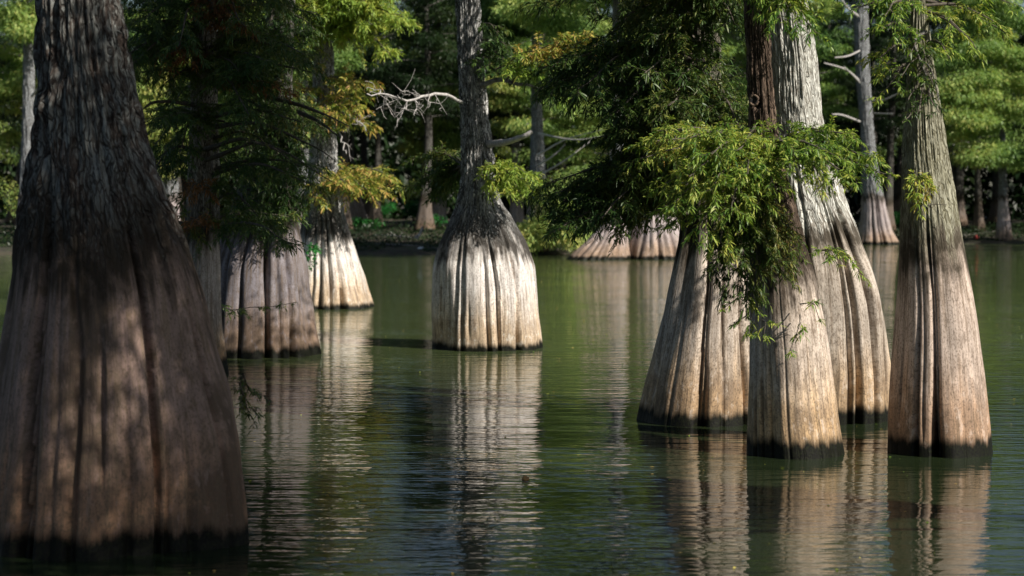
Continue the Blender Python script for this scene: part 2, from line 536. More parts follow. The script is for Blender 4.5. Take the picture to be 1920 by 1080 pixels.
    if knot:
        for (ka, kz, kr, kd) in knot:
            dist2 = (((TH - ka + math.pi) % (2 * math.pi) - math.pi) * rb / kr) ** 2 + ((ZZ - kz) / (kr * 1.25)) ** 2
            RAD = RAD - kd * np.exp(-dist2 ** 1.5) + kd * .12 * np.exp(-((np.sqrt(dist2) - 1.6) / .5) ** 2)
    X = cx[:, None] + RAD * sx
    Y = d - RAD * sy * backd
    co = np.stack([X - bx, Y - d, ZZ], -1).reshape(-1, 3)
    m = len(zs)
    i = np.arange(m - 1)[:, None] * nth + np.arange(nth)[None]
    j = np.arange(m - 1)[:, None] * nth + (np.arange(nth)[None] + 1) % nth
    q = np.stack([i, j, j + nth, i + nth], -1).reshape(-1, 4)
    me = mesh_np('trunk', co, q, mat)
    # bark coordinates that follow the flare
    R0 = br * .8
    bc = np.stack([sx * R0 + seed, sy * R0, ZZ], -1).astype(np.float32)
    at = me.attributes.new('bc', 'FLOAT_VECTOR', 'POINT')
    at.data.foreach_set('vector', bc.ravel())
    def axis(z):
        return np.array((np.interp(z, zs, cx), d, z)), np.interp(z, zs, rr)
    return me, np.array((bx, d, 0.0)), axis

class Tree:
    def __init__(s, label, cat, d, prof, grooves, mat, seed, leaf='leaf_near', group=None, name='cypress_tree', **kw):
        me, base, s.axis = trunk_mesh(d, prof, grooves, mat, seed, **kw)
        s.base, s.d = base, d
        s.root = thing(name, base, label, cat, group)
        link('trunk', me, s.root)
        s.lv = Leaves(); s.tb = Tubes(); s.leaf = leaf
        s.extra = {}
        s.crown_lv = Leaves()
    def leaves(s, key=None):
        if key is None: return s.lv
        return s.extra.setdefault(key, Leaves())
    def limb(s, pts, r0, r1=.006, leaf=None, mat='limb', name='branch', key=None, n=14, wob=.02, sides=7, world=False):
        p = np.array(pts if world else [P(*q) for q in pts])
        path = smooth_path(p, n)
        ln = np.linalg.norm(path[-1] - path[0])
        j = np.stack([vnoise(np.linspace(0, 5, n) + rng.random() * 99, 0, 0, 1) for _ in range(3)], 1) * wob * ln
        j *= np.linspace(0, 1, n)[:, None]
        path = path + j
        tb = Tubes()
        tb.add(path, r0, r1, sides, jitter=.06)
        if leaf:
            twig_sprays(s.leaves(key), tb, path, **leaf)
        tb.build(name, M[mat], s.root, s.base)
        return path
    def crown(s, z0, z1, rad, nbr, leafsize=.24, n_per=900, off=(0, 0), flat=.42, lean=0):
        """the crown above the frame: limbs and layered foliage pads round the upper trunk"""
        tb = Tubes()
        for k in range(nbr):
            t = (k + rng.random()) / nbr
            z = z0 + (z1 - z0) * t
            a = k * 2.4 + rng.uniform(-.5, .5)
            L = rad * (1 - .55 * t) * rng.uniform(.7, 1.1)
            o, r = s.axis(min(z, z1 - .5))
            e = o + np.array((math.cos(a) * L + off[0], math.sin(a) * L + off[1], rng.uniform(.1, .9)))
            path = smooth_path([o, (o + e) / 2 + Z * .2, e], 8)
            tb.add(path, max(.03, r * .35), .015, 5)
            for q in (.55, .8, 1.0):
                c = path[min(7, int(q * 7))] + rng.normal(0, .25, 3)
                clump(s.crown_lv, c, L * .30 + .3, n_per // 3, leafsize, leafsize * .28, flat)
        tb.build('upper_limbs', M['limb'], s.root, s.base)
    def done(s):
        if s.tb.n: s.tb.build('twigs', M['twig'], s.root, s.base)
        s.lv.build('foliage', M[s.leaf], s.root, s.base)
        for k, v in s.extra.items():
            v.build('foliage', M[k], s.root, s.base)
        s.crown_lv.build('crown', M[s.leaf], s.root, s.base, simple=True)

# ---------------------------------------------------------------- ground, bank and water
def shore_y(x):
    return 101 + 23 * np.clip((x - 6) / 16, 0, 1) ** 1.0 + 1.2 * vnoise(x * .22, 0, 0, 40)

def ground_z(x, y):
    s = y - shore_y(x)
    z = np.where(s < 0, np.maximum(-1.6, s * .35), .16 * (1 - np.exp(-s / .5)) + .9 * (1 - np.exp(-np.maximum(s, 0) / 22)))
    z = z + np.where(s > .3, .10 * vnoise(x * .9, y * .9, 0, 41) + .05 * vnoise(x * 3, y * 3, 0, 42), 0) * np.clip(s / 2, 0, 1)
    return z

def build_ground():
    xs = np.concatenate([[-900, -400, -200, -110], np.linspace(-70, 75, 300), [120, 220, 420, 900]])
    ys = np.concatenate([[-300, -60, 0, 50, 90], np.linspace(96, 150, 150), [170, 210, 300, 500, 1200]])
    X, Y = np.meshgrid(xs, ys)
    Zg = ground_z(X, Y)
    n, m = X.shape
    i = np.arange(n - 1)[:, None] * m + np.arange(m - 1)[None]
    q = np.stack([i, i + 1, i + m + 1, i + m], -1).reshape(-1, 4)
    g = NT('bank_soil')
    pos = g.n('ShaderNodeNewGeometry').outputs['Position']
    a = g.noise(pos, .5, 5, .6); b = g.noise(pos, 4, 5, .7); c = g.noise(pos, 22, 3, .7)
    col = g.mix(g.mapr(a, .4, .6), (.025, .02, .015), (.055, .042, .03))
    col = g.mix(g.mapr(b, .5, .62, 0, .8), col, (.035, .055, .016))
    col = g.mix(g.mapr(c, .6, .7, 0, .7), col, (.20, .15, .10))
    g.l(col, g.b.inputs['Base Color']); g.b.inputs['Roughness'].default_value = .9
    bump = g.n('ShaderNodeBump'); bump.inputs['Distance'].default_value = .08
    g.l(b, bump.inputs['Height']); g.l(bump.outputs[0], g.b.inputs['Normal'])
    o = link('ground', mesh_np('ground', np.stack([X, Y, Zg], -1).reshape(-1, 3), q, g.m))
    tag(o, kind='structure')

def build_water():
    g = NT('swamp_water')
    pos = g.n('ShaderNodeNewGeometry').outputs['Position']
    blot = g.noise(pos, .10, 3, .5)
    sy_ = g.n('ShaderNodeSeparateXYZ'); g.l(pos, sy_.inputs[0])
    lit_far = g.mapr(g.math('ADD', sy_.outputs[1], g.math('MULTIPLY', blot, 14.0)), 30, 50)  # near shade and far brightness painted into the water colour by distance
    col = g.mix(lit_far, (.015, .023, .010), (.064, .085, .034))
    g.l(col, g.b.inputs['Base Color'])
    g.b.inputs['Roughness'].default_value = .02
    g.b.inputs['IOR'].default_value = 1.333
    n1 = g.noise(g.mapping(pos, (1.1, 3.6, 1)), 1, 2, .5)
    n2 = g.noise(g.mapping(pos, (3.6, 10, 1), (3, 1, 0)), 1, 2, .5)
    n3 = g.noise(g.mapping(pos, (.7, 1.6, 1), (9, 4, 0)), 1, 2, .5)
    patch = g.mapr(g.noise(g.mapping(pos, (.10, .22, 1)), 1, 2, .5), .35, .65, .55, 1.35)
    h = g.math('ADD', g.math('MULTIPLY', n1, 1.0), g.math('MULTIPLY', n2, .46))
    h = g.math('MULTIPLY', h, patch)
    h = g.math('ADD', h, g.math('MULTIPLY', n3, .7))
    bump = g.n('ShaderNodeBump')
    bump.inputs['Distance'].default_value = .0155
    bump.inputs['Strength'].default_value = 1
    g.l(h, bump.inputs['Height']); g.l(bump.outputs[0], g.b.inputs['Normal'])
    xs = np.array([-900, -200, 0, 200, 900.]); ys = np.array([-300, 0, 60, 130, 240, 1150.])
    X, Y = np.meshgrid(xs, ys)
    n, m = X.shape
    i = np.arange(n - 1)[:, None] * m + np.arange(m - 1)[None]
    q = np.stack([i, i + 1, i + m + 1, i + m], -1).reshape(-1, 4)
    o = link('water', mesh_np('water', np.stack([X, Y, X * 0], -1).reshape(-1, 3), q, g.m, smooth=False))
    tag(o, kind='structure')

build_ground()
build_water()

# ---------------------------------------------------------------- the cypresses standing in the water
B = {}
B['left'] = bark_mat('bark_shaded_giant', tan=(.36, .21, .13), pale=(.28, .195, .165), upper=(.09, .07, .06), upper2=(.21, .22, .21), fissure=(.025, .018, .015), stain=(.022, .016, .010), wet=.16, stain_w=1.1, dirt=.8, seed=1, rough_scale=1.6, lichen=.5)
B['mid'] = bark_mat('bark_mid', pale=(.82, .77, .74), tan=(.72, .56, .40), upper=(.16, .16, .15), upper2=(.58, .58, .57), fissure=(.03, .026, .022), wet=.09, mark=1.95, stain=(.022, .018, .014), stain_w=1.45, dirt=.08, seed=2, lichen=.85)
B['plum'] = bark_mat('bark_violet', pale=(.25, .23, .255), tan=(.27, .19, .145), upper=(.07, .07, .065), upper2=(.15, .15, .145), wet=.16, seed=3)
B['right'] = bark_mat('bark_right', tan=(.60, .41, .24), pale=(.62, .54, .47), upper=(.11, .10, .075), upper2=(.22, .21, .17), wet=.15, stain_w=1.0, dirt=.4, seed=4)  # upper bark coloured darker to stand in for the shade there
B['pale'] = bark_mat('bark_pale', tan=(.58, .41, .25), pale=(.58, .51, .44), upper=(.50, .50, .45), upper2=(.68, .68, .63), fissure=(.20, .18, .15), wet=.16, stain_w=.35, dirt=.35, seed=5)
B['olive'] = bark_mat('bark_olive', tan=(.54, .35, .23), pale=(.60, .49, .42), upper=(.25, .24, .17), upper2=(.36, .35, .27), fissure=(.11, .10, .06), wet=.17, mark=2.25, stain_w=.55, dirt=.3, seed=6, rough_scale=.7)
B['rust'] = bark_mat('bark_rust', tan=(.64, .44, .25), pale=(.66, .56, .48), upper=(.085, .058, .042), upper2=(.22, .16, .12), fissure=(.02, .014, .01), stain=(.025, .018, .012), wet=.17, mark=1.95, stain_w=1.5, dirt=.4, seed=8, lichen=.25)
B['wood'] = bark_mat('bark_wood', tan=(.16, .11, .08), pale=(.15, .13, .12), upper=(.07, .065, .06), upper2=(.14, .14, .13), seed=11)
B['far'] = bark_mat('bark_far', tan=(.50, .36, .27), pale=(.50, .44, .45), upper=(.20, .21, .22), upper2=(.38, .40, .42), wet=.15, mark=2.9, stain_w=.4, dirt=.3, seed=7)

# near frond settings
NEAR = dict(per_m=14, tl=.44, fl=.082, fw=.0155, step=.0095, droop=.28)
DARK = dict(per_m=11, tl=.62, fl=.11, fw=.019, step=.015, droop=.3)

# 1 the giant on the left
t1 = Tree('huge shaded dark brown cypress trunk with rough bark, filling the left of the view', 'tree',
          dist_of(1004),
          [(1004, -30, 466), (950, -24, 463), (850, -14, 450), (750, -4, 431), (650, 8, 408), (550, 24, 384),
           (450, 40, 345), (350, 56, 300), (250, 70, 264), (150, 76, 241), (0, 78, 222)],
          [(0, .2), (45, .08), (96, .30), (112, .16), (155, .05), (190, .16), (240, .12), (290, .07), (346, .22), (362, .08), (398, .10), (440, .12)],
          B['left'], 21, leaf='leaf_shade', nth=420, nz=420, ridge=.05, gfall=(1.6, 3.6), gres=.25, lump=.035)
t1.crown(6.5, 15, 4.0, 20, n_per=900)

# 2 violet-grey trunk behind it
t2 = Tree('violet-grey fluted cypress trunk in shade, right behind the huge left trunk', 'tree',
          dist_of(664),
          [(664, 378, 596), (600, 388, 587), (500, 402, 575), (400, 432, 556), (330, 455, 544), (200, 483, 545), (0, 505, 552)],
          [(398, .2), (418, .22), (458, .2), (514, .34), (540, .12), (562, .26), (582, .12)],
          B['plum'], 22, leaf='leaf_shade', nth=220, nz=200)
t2.crown(8, 15, 3.4, 14, n_per=800)

# 2b slim trunk carrying the dark foliage
t2b = Tree('slim brownish cypress hung with dark foliage, close behind the huge left trunk', 'tree',
           dist_of(700),
           [(700, 318, 425), (600, 330, 415), (480, 345, 412), (350, 352, 410), (200, 358, 408), (0, 362, 402)],
           [(340, .1), (375, .15), (405, .1)], bark_mat('bark_slim', upper=(.22, .19, .15), upper2=(.36, .34, .29), seed=9),
           23, leaf='leaf_shade', nth=120, nz=140)
t2b.crown(7.5, 14, 3.4, 14, n_per=700)

# 3 pale fluted tree
t3 = Tree('pale sunlit cypress trunk with narrow flutes, half hidden by golden leaves on the left', 'tree',
          dist_of(576),
          [(576, 530, 700), (520, 545, 684), (450, 560, 661), (400, 568, 645), (350, 575, 636), (280, 583, 630), (150, 588, 626), (0, 594, 622)],
          [(560, .2), (590, .16), (606, .25), (628, .2), (652, .22), (668, .1), (684, .18)],
          B['mid'], 24, leaf='leaf_gold', nth=180, nz=180, ridge=.03)
t3.crown(10.5, 19, 3.6, 16, n_per=900)

# 4 centre tree
t4 = Tree('bell-shaped sunlit cypress standing alone in open water at the centre', 'tree',
          dist_of(651),
          [(651, 811, 1018), (600, 811, 1013), (560, 812, 1009), (500, 816, 999), (450, 828, 982), (410, 845, 960), (380, 857, 940),
           (340, 867, 927), (280, 868, 921), (200, 865, 911), (100, 861, 904), (0, 858, 897)],
          [(828, .08), (843, .12), (857, .14), (870, .2), (884, .08), (918, .14), (939, .17), (946, .05), (975, .2), (1003, .08)],
          B['mid'], 25, leaf='leaf_lime', nth=300, nz=300, ridge=.035, gfall=(1.5, 3.0), gres=.2, power=.5)
t4.crown(8.6, 17, 3.6, 18, n_per=900)

# 5 cluster on the right: back left, back right, front, and the separate right trunk
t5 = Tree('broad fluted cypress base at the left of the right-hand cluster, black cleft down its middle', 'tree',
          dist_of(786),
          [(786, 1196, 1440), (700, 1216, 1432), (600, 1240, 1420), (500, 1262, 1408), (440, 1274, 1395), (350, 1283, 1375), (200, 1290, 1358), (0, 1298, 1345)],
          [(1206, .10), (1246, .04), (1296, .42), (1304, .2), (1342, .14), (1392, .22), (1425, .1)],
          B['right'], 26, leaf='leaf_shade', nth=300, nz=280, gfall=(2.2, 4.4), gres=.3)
t6 = Tree('tall pale grey cypress with wide fluted base, back right of the right-hand cluster', 'tree',
          dist_of(782),
          [(782, 1425, 1673), (700, 1432, 1672), (620, 1438, 1664), (560, 1442, 1656), (500, 1446, 1638), (430, 1448, 1610), (370, 1449, 1584), (300, 1450, 1560), (220, 1450, 1541),
           (120, 1448, 1531), (0, 1444, 1512)],
          [(1572, .16), (1590, .28), (1606, .10), (1626, .26), (1652, .14), (1500, .2)],
          B['pale'], 27, leaf='leaf_near', nth=320, nz=320, gfall=(2.4, 4.6), gres=.1, ridge=.02)
t7 = Tree('front cypress of the right-hand cluster, orange-tan base with leafy green boughs and a knothole', 'tree',
          dist_of(850),
          [(850, 1404, 1578), (780, 1404, 1566), (700, 1405, 1556), (620, 1406, 1547), (520, 1406, 1528), (420, 1406, 1500), (320, 1405, 1470), (240, 1405, 1455), (140, 1402, 1446), (0, 1396, 1438)],
          [(1412, .2), (1422, .18), (1436, .10), (1470, .05), (1530, .06), (1565, .06)],
          B['rust'], 28, leaf='leaf_near', nth=300, nz=420, gfall=(1.8, 3.6), gres=.4, power=.7,
          knot=[(-.45, 4.1, .05, .11)])
t8 = Tree('tapering olive-barked cypress standing alone at the right, two black grooves in its base', 'tree',
          dist_of(846),
          [(846, 1668, 1861), (760, 1671, 1852), (680, 1676, 1842), (600, 1681, 1832), (530, 1686, 1820), (450, 1689, 1804), (380, 1691, 1792), (300, 1693, 1777),
           (240, 1697, 1768), (180, 1700, 1759), (100, 1705, 1747), (0, 1712, 1733)],
          [(1676, .15), (1702, .26), (1714, .10), (1736, .46), (1742, .20), (1790, .04), (1845, .06)],
          B['olive'], 29, leaf='leaf_near', nth=320, nz=320, gfall=(1.3, 3.3), gres=.12, power=.6, ridge=.014, lump=.02)
t7.crown(8.5, 13, 3.2, 12, n_per=750, off=(-.4, 1.0))
t5.crown(7.5, 15, 4.2, 20, n_per=1100, off=(-.5, .2))
t6.crown(9.5, 16, 3.6, 14, n_per=900, off=(-.6, .8))
t8.crown(10.5, 15, 2.2, 10, n_per=450, off=(.3, .2))

def spread(t, start, targets, r0=.03, leaf=NEAR, key=None, sag=-12, dj=.6):
    for (px, py, d) in targets:
        sx_, sy_, sd_ = start if not callable(start) else start(px, py)
        mx, my = (sx_ + px) / 2, (sy_ + py) / 2 + sag + rng.uniform(-10, 10)
        t.limb([(sx_, sy_, sd_), (mx, my, (sd_ + d) / 2 + rng.uniform(-.3, .3)), (px, py, d)], r0, .005, leaf=leaf, key=key, mat='twig')

rng = np.random.default_rng(101)
# the sunlit boughs in front of the right-hand cluster
D7 = t7.d
for (tx, ty, dd) in [(1640, 300, -1.2), (1600, 255, -1.0), (1560, 290, -1.6), (1610, 340, -1.3), (1540, 330, -1.4), (1500, 300, -1.5),
                     (1560, 250, -.8), (1655, 330, -1.1)]:
    t7.limb([(1440, 262 + rng.uniform(-20, 40), D7 - .2), ((1440 + tx) / 2, (260 + ty) / 2 - 12, D7 + dd * .7), (tx, ty, D7 + dd)],
            .022, .005, leaf=NEAR, mat='twig')
for (tx, ty, dd) in [(1230, 245, -1.0), (1200, 300, -.8), (1290, 260, -1.3), (1240, 350, -1.1), (1330, 290, -1.5), (1290, 330, -1.4), (1210, 270, -.5),
                     (1260, 390, -1.3), (1330, 360, -1.5), (1250, 430, -1.0), (1310, 430, -1.4), (1370, 400, -1.5), (1400, 330, -1.5), (1350, 460, -1.2),
                     (1280, 300, -1.1), (1385, 280, -1.4), (1240, 400, -.9), (1420, 380, -1.3), (1450, 350, -1.4)]:
    t7.limb([(1415, 250 + rng.uniform(-20, 90), D7 - .3), ((1415 + tx) / 2, (270 + ty) / 2 - 14, D7 + dd * .7), (tx, ty, D7 + dd)],
            .020, .005, leaf=NEAR, mat='twig')
for (tx, ty) in [(1380, 560), (1345, 520), (1430, 520), (1400, 600), (1455, 470), (1340, 500), (1440, 440), (1480, 430), (1390, 480), (1420, 430), (1445, 500), (1470, 520), (1400, 450), (1375, 510), (1490, 480), (1360, 440), (1425, 560)]:
    t7.limb([(1412, 360 + rng.uniform(-20, 50), D7 - .4), ((1405 + tx) / 2, (370 + ty) / 2 - 10, D7 - .9), (tx, ty, D7 - .8)],
            .014, .004, leaf=dict(NEAR, per_m=11), mat='twig', key='leaf_shade')
# hanging twigs low on the front trunk
for (sx_, sy_, tx, ty) in [(1405, 520, 1400, 640), (1500, 590, 1480, 660), (1408, 560, 1345, 590), (1500, 570, 1535, 600), (1430, 600, 1425, 650)]:
    t7.limb([(sx_, sy_, D7 - .5), ((sx_ + tx) / 2 + 8, (sy_ + ty) / 2 - 15, D7 - .8), (tx, ty, D7 - .85)], .008, .003,
            leaf=dict(NEAR, per_m=6, tl=.2), mat='twig')
# lit bough at the top of the pale trunk
for (tx, ty) in [(1480, 15), (1510, 30), (1500, -10), (1465, 40), (1530, 60), (1490, -40)]:
    t7.limb([(1440, -60, D7), ((1440 + tx) / 2, (-50 + ty) / 2, D7 - .6), (tx, ty, D7 - .8)], .012, .004, leaf=NEAR, mat='twig')
for (tx, ty) in [(1570, 500), (1620, 520), (1590, 480)]:
    t6.limb([(1540, 470, t6.d - .9), ((1540 + tx) / 2, 470, t6.d - 1.3), (tx, ty, t6.d - 1.4)], .008, .003, leaf=dict(NEAR, per_m=9, tl=.22), mat='twig')

rng = np.random.default_rng(102)
# the dark boughs on the left of the cluster
D5 = t5.d
DK5 = dict(DARK, per_m=11, step=.014)
for k in range(50):
    y0 = rng.uniform(-40, 400)
    tx, ty = rng.uniform(1000, 1200), y0 + rng.uniform(-20, 70)
    if 190 < ty < 330 and tx < 1150: tx += 90
    dd = rng.uniform(-1.8, 1.2)
    t5.limb([(1300, y0, D5 - .2), ((1300 + tx) / 2, y0 - 18, D5 + dd * .5), (tx, ty, D5 + dd)], .035, .006, leaf=DK5, mat='twig')
for k in range(34):
    y0 = rng.uniform(-60, 250)
    tx, ty = rng.uniform(1200, 1420), y0 + rng.uniform(-30, 60)
    t5.limb([(1320, y0, D5 - .4), ((1320 + tx) / 2, y0 - 18, D5 - 1.2), (tx, ty, D5 - rng.uniform(.8, 2.6))], .03, .006, leaf=DK5, mat='twig')
for (tx, ty) in [(1005, 370), (1040, 400), (1080, 420), (1120, 395), (1020, 350), (1100, 350), (1160, 420), (1010, 130), (1040, 160), (1190, 400), (1150, 370), (1060, 380)]:
    t5.limb([(1290, ty - 20, D5 - .3), ((1290 + tx) / 2, ty - 40, D5 - .6), (tx, ty, D5 - .8)], .03, .005, leaf=DARK, mat='twig')

# boughs on the right trunk
D8 = t8.d
for (sx_, sy_, tx, ty, dd) in [(1715, 10, 1600, 20, -.6), (1715, 30, 1590, -10, -.3), (1712, 60, 1640, 60, -.9), (1710, 0, 1660, 30, -1.0), (1715, -30, 1580, -30, -.2),
                               (1735, 40, 1800, 60, -.6), (1735, 10, 1860, 40, .2), (1735, -20, 1900, 10, 0), (1738, 80, 1780, 110, -.8), (1735, -40, 1840, -20, .4),
                               (1735, 0, 1890, 70, .6), (1712, 120, 1670, 160, -.7), (1712, 90, 1650, 110, -.5), (1735, 20, 1830, 90, -.4)]:
    t8.limb([(sx_, sy_, D8), ((sx_ + tx) / 2, (sy_ + ty) / 2 - 16, D8 + dd * .6), (tx, ty, D8 + dd)], .022, .005, leaf=dict(NEAR, per_m=7), mat='twig')
for (tx, ty) in [(1712, 365), (1745, 345), (1728, 395)]:
    t8.limb([(1728, 330, D8 - .38), ((1728 + tx) / 2, 340, D8 - .6), (tx, ty, D8 - .66)], .006, .003, leaf=dict(NEAR, per_m=26, tl=.16), mat='twig')
for (tx, ty) in [(1690, 140), (1700, 190), (1735, 120), (1750, 160), (1690, 230), (1720, 215), (1762, 210), (1705, 105)]:
    t8.limb([(1735, 60 + ty * .3, D8 - .1), ((1730 + tx) / 2, ty - 25, D8 - .6), (tx, ty, D8 - .9)], .012, .004, leaf=dict(NEAR, per_m=5, tl=.22), mat='twig', key='leaf_shade')
t8.limb([(1735, 60, D8 - .15), (1715, 75, D8 - .5), (1722, 110, D8 - .55), (1738, 150, D8 - .5)], .022, .010, mat='limb')
t8.limb([(1722, 110, D8 - .55), (1745, 130, D8 - .6), (1760, 190, D8 - .55)], .012, .006, mat='limb')
t8.limb([(1735, 385, D8 - .42), (1760, 383, D8 - .45), (1775, 384, D8 - .42)], .005, .003, mat='twig')

rng = np.random.default_rng(103)
# dark tangle on the left
D2 = t2b.d
for k in range(60):
    y0 = rng.uniform(-30, 440)
    right = rng.random() < .62
    tx = rng.uniform(430, 600) if right else rng.uniform(225, 350)
    if y0 > 360 and right: tx = min(tx, 540)
    ty = y0 + rng.uniform(-25, 60)
    dd = rng.uniform(-3.0, 2.0)
    t2b.limb([(385, y0, D2), ((385 + tx) / 2, y0 - 20, D2 + dd * .5), (tx, ty, D2 + dd)], .04, .006, leaf=DARK, mat='twig')
for (x0, y0, x1, y1, x2, y2) in [(385, 225, 470, 205, 560, 225), (385, 280, 470, 262, 560, 310), (385, 300, 500, 270, 620, 345), (385, 130, 480, 118, 585, 135),
                                 (560, 210, 600, 230, 640, 260), (500, 180, 580, 205, 655, 238), (385, 240, 500, 235, 625, 300), (385, 200, 300, 190, 262, 210)]:
    t2b.limb([(x0, y0, D2 - .4), (x1, y1, D2 - 1.3), (x2, y2, D2 - 1.6)], .045, .008, leaf=dict(DARK, per_m=4, tl=.5, step=.06), mat='twig')
for k in range(34):
    tx, ty = rng.uniform(450, 610), rng.uniform(40, 420)
    if ty > 330: tx = min(tx, 545)
    t2.limb([(520, ty - 20, t2.d), ((520 + tx) / 2, ty - 30, t2.d - .8), (tx, ty, t2.d - 1.2)], .03, .006, leaf=DARK, mat='twig')
# rusty sprays at the top left
for (tx, ty) in [(400, 20), (440, 30), (370, 30), (460, 45), (475, 60), (420, 5), (300, 110), (320, 120), (560, 175), (350, 365), (350, 430)]:
    t2b.limb([(385, ty - 10, D2 - .5), ((385 + tx) / 2, ty - 20, D2 - 1.4), (tx, ty, D2 - 1.7)], .015, .004, leaf=dict(DARK, tl=.35), mat='twig', key='leaf_rust')
# low twigs over the water
t2.limb([(405, 575, t2.d - 1.2), (450, 580, t2.d - 2.2), (555, 568, t2.d - 2.6)], .012, .004, leaf=dict(DARK, per_m=5, tl=.3), mat='twig')
t1.limb([(455, 700, t1.d + 1.2), (470, 735, t1.d + 1.5), (490, 740, t1.d + 1.6)], .008, .003, leaf=dict(DARK, per_m=16, tl=.22, fl=.06, fw=.014), mat='twig')
t1.limb([(450, 720, t1.d + 1.2), (460, 755, t1.d + 1.5), (470, 780, t1.d + 1.6)], .008, .003, leaf=dict(DARK, per_m=16, tl=.22, fl=.06, fw=.014), mat='twig')

rng = np.random.default_rng(104)
# golden and lime boughs of the pale tree
D3 = t3.d
GOLD = dict(per_m=10, tl=.8, fl=.17, fw=.035, step=.024, droop=.3)
for (sx_, sy_, tx, ty, dd) in [(625, 320, 735, 330, -1), (625, 330, 720, 360, -1.4), (620, 335, 690, 355, -1.8), (610, 350, 590, 370, -1.5), (625, 325, 700, 325, -.5), (615, 340, 650, 345, -2),
                               (590, 170, 570, 180, -1), (610, 190, 680, 200, -1.4), (610, 160, 700, 165, -.6), (600, 200, 620, 215, -2), (600, 150, 660, 160, -1.5), (595, 200, 560, 225, -1),
                               (610, 220, 690, 230, -1.4), (590, 240, 575, 235, -1.3)]:
    t3.limb([(sx_, sy_, D3), ((sx_ + tx) / 2, (sy_ + ty) / 2 - 10, D3 + dd * .6), (tx, ty, D3 + dd)], .04, .01, leaf=GOLD, mat='twig')
LIME = dict(GOLD, fl=.16)
for k in range(50):
    y0 = rng.uniform(-30, 75)
    tx, ty = rng.uniform(450, 775), y0 + rng.uniform(-10, 25)
    t3.limb([(608, y0, D3), ((608 + tx) / 2, y0 - 12, D3 - 1), (tx, ty, D3 - rng.uniform(0, 2.5))], .05, .01, leaf=LIME, mat='twig', key='leaf_lime')
for (tx, ty) in [(575, 480), (590, 470), (580, 500), (592, 490)]:
    t3.limb([(590, 460, D3 - 1.0), (584, 465, D3 - 1.4), (tx, ty, D3 - 1.4)], .01, .005, leaf=dict(per_m=12, tl=.2, fl=.10, fw=.04, step=.03), mat='twig', key='bush')

# centre tree boughs
D4 = t4.d
CEN = dict(per_m=11, tl=.55, fl=.13, fw=.026, step=.018, droop=.3)
# live bough with the yellow spray
t4.limb([(905, 160, D4 - .3), (935, 150, D4 - .7), (975, 158, D4 - 1.1), (1010, 165, D4 - 1.3)], .06, .02, mat='limb')
for (sx_, sy_, tx, ty) in [(960, 150, 1115, 68), (1000, 110, 1120, 80), (980, 120, 1060, 78), (960, 155, 1000, 130), (950, 150, 985, 110), (940, 130, 1010, 95), (1010, 165, 1050, 180),
                           (1000, 165, 1040, 195), (930, 130, 970, 135), (1020, 100, 1090, 62)]:
    t4.limb([(sx_, sy_, D4 - 1.0), ((sx_ + tx) / 2, (sy_ + ty) / 2 - 10, D4 - 1.2), (tx, ty, D4 - 1.5)], .018, .006, leaf=CEN, mat='twig', key='leaf_gold' if ty < 100 else None)
for (tx, ty) in [(935, 60), (960, 90), (920, 120), (945, 110), (935, 140)]:
    t4.limb([(903, ty - 15, D4), ((903 + tx) / 2, ty - 15, D4 - .5), (tx, ty, D4 - .7)], .02, .006, leaf=CEN, mat='twig', key='leaf_shade')
for (tx, ty) in [(960, 330), (990, 325), (1005, 345), (950, 350), (975, 360), (930, 335), (940, 320)]:
    t4.limb([(922, 318, D4 - .4), ((922 + tx) / 2, ty - 15, D4 - .9), (tx, ty, D4 - 1.1)], .02, .006, leaf=CEN, mat='twig')
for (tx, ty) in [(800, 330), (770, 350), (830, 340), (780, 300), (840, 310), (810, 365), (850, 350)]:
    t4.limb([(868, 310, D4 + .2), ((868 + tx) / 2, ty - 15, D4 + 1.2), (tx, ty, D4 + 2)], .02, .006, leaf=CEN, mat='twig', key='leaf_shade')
# broken stub and dead boughs
t4.limb([(918, 270, D4 - .2), (950, 266, D4 - .8), (975, 258, D4 - 1.1), (996, 246, D4 - 1.2)], .07, .045, mat='dead', name='broken_limb', wob=.015, sides=10)
def dead_bough(t, pts, r0, tips):
    path = smooth_path([P(*q) for q in pts], 14)
    path[2:] += rng.normal(0, .025, (12, 3))
    tb = Tubes()
    tb.add(path, r0, .012, 8, jitter=.08)
    for (i, px, py, dd) in tips:
        a = path[i]; b = P(px, py, t.d + dd)
        m = (a + b) / 2 + rng.normal(0, .06, 3)
        pp = smooth_path([a, m, b], 8)
        tb.add(pp, .013, .004, 5, jitter=.1)
        for q in range(5):
            o = pp[rng.integers(2, 7)]
            e = o + (b - a) * rng.uniform(.2, .4) + rng.normal(0, .14, 3)
            tb.add(smooth_path([o, (o + e) / 2 + rng.normal(0, .03, 3), e], 5), .007, .003, 4)
    tb.build('dead_branch', M['dead'], t.root, t.base)
dead_bough(t4, [(866, 192, D4 - .3), (840, 182, D4 - .9), (800, 178, D4 - 1.4), (770, 190, D4 - 1.8), (720, 178, D4 - 2), (690, 178, D4 - 2.1)], .036,
           [(5, 812, 192, -1.5), (6, 780, 180, -1.6), (7, 790, 195, -1.8), (8, 745, 220, -2), (8, 760, 205, -2), (9, 725, 195, -2), (9, 750, 170, -2), (10, 705, 205, -2), (10, 735, 215, -2), (11, 700, 170, -2), (7, 775, 215, -1.9), (4, 838, 215, -.9)])
dead_bough(t3, [(628, 195, D3 - .5), (650, 215, D3 - 1.3), (672, 228, D3 - 1.6), (690, 243, D3 - 1.8)], .03, [(8, 675, 235, -1.5), (9, 680, 222, -1.5), (6, 650, 240, -1.4)])
dead_bough(t3, [(628, 235, D3 - .5), (640, 255, D3 - 1.3), (643, 275, D3 - 1.6), (650, 290, D3 - 1.8)], .025, [(8, 655, 285, -1.5)])

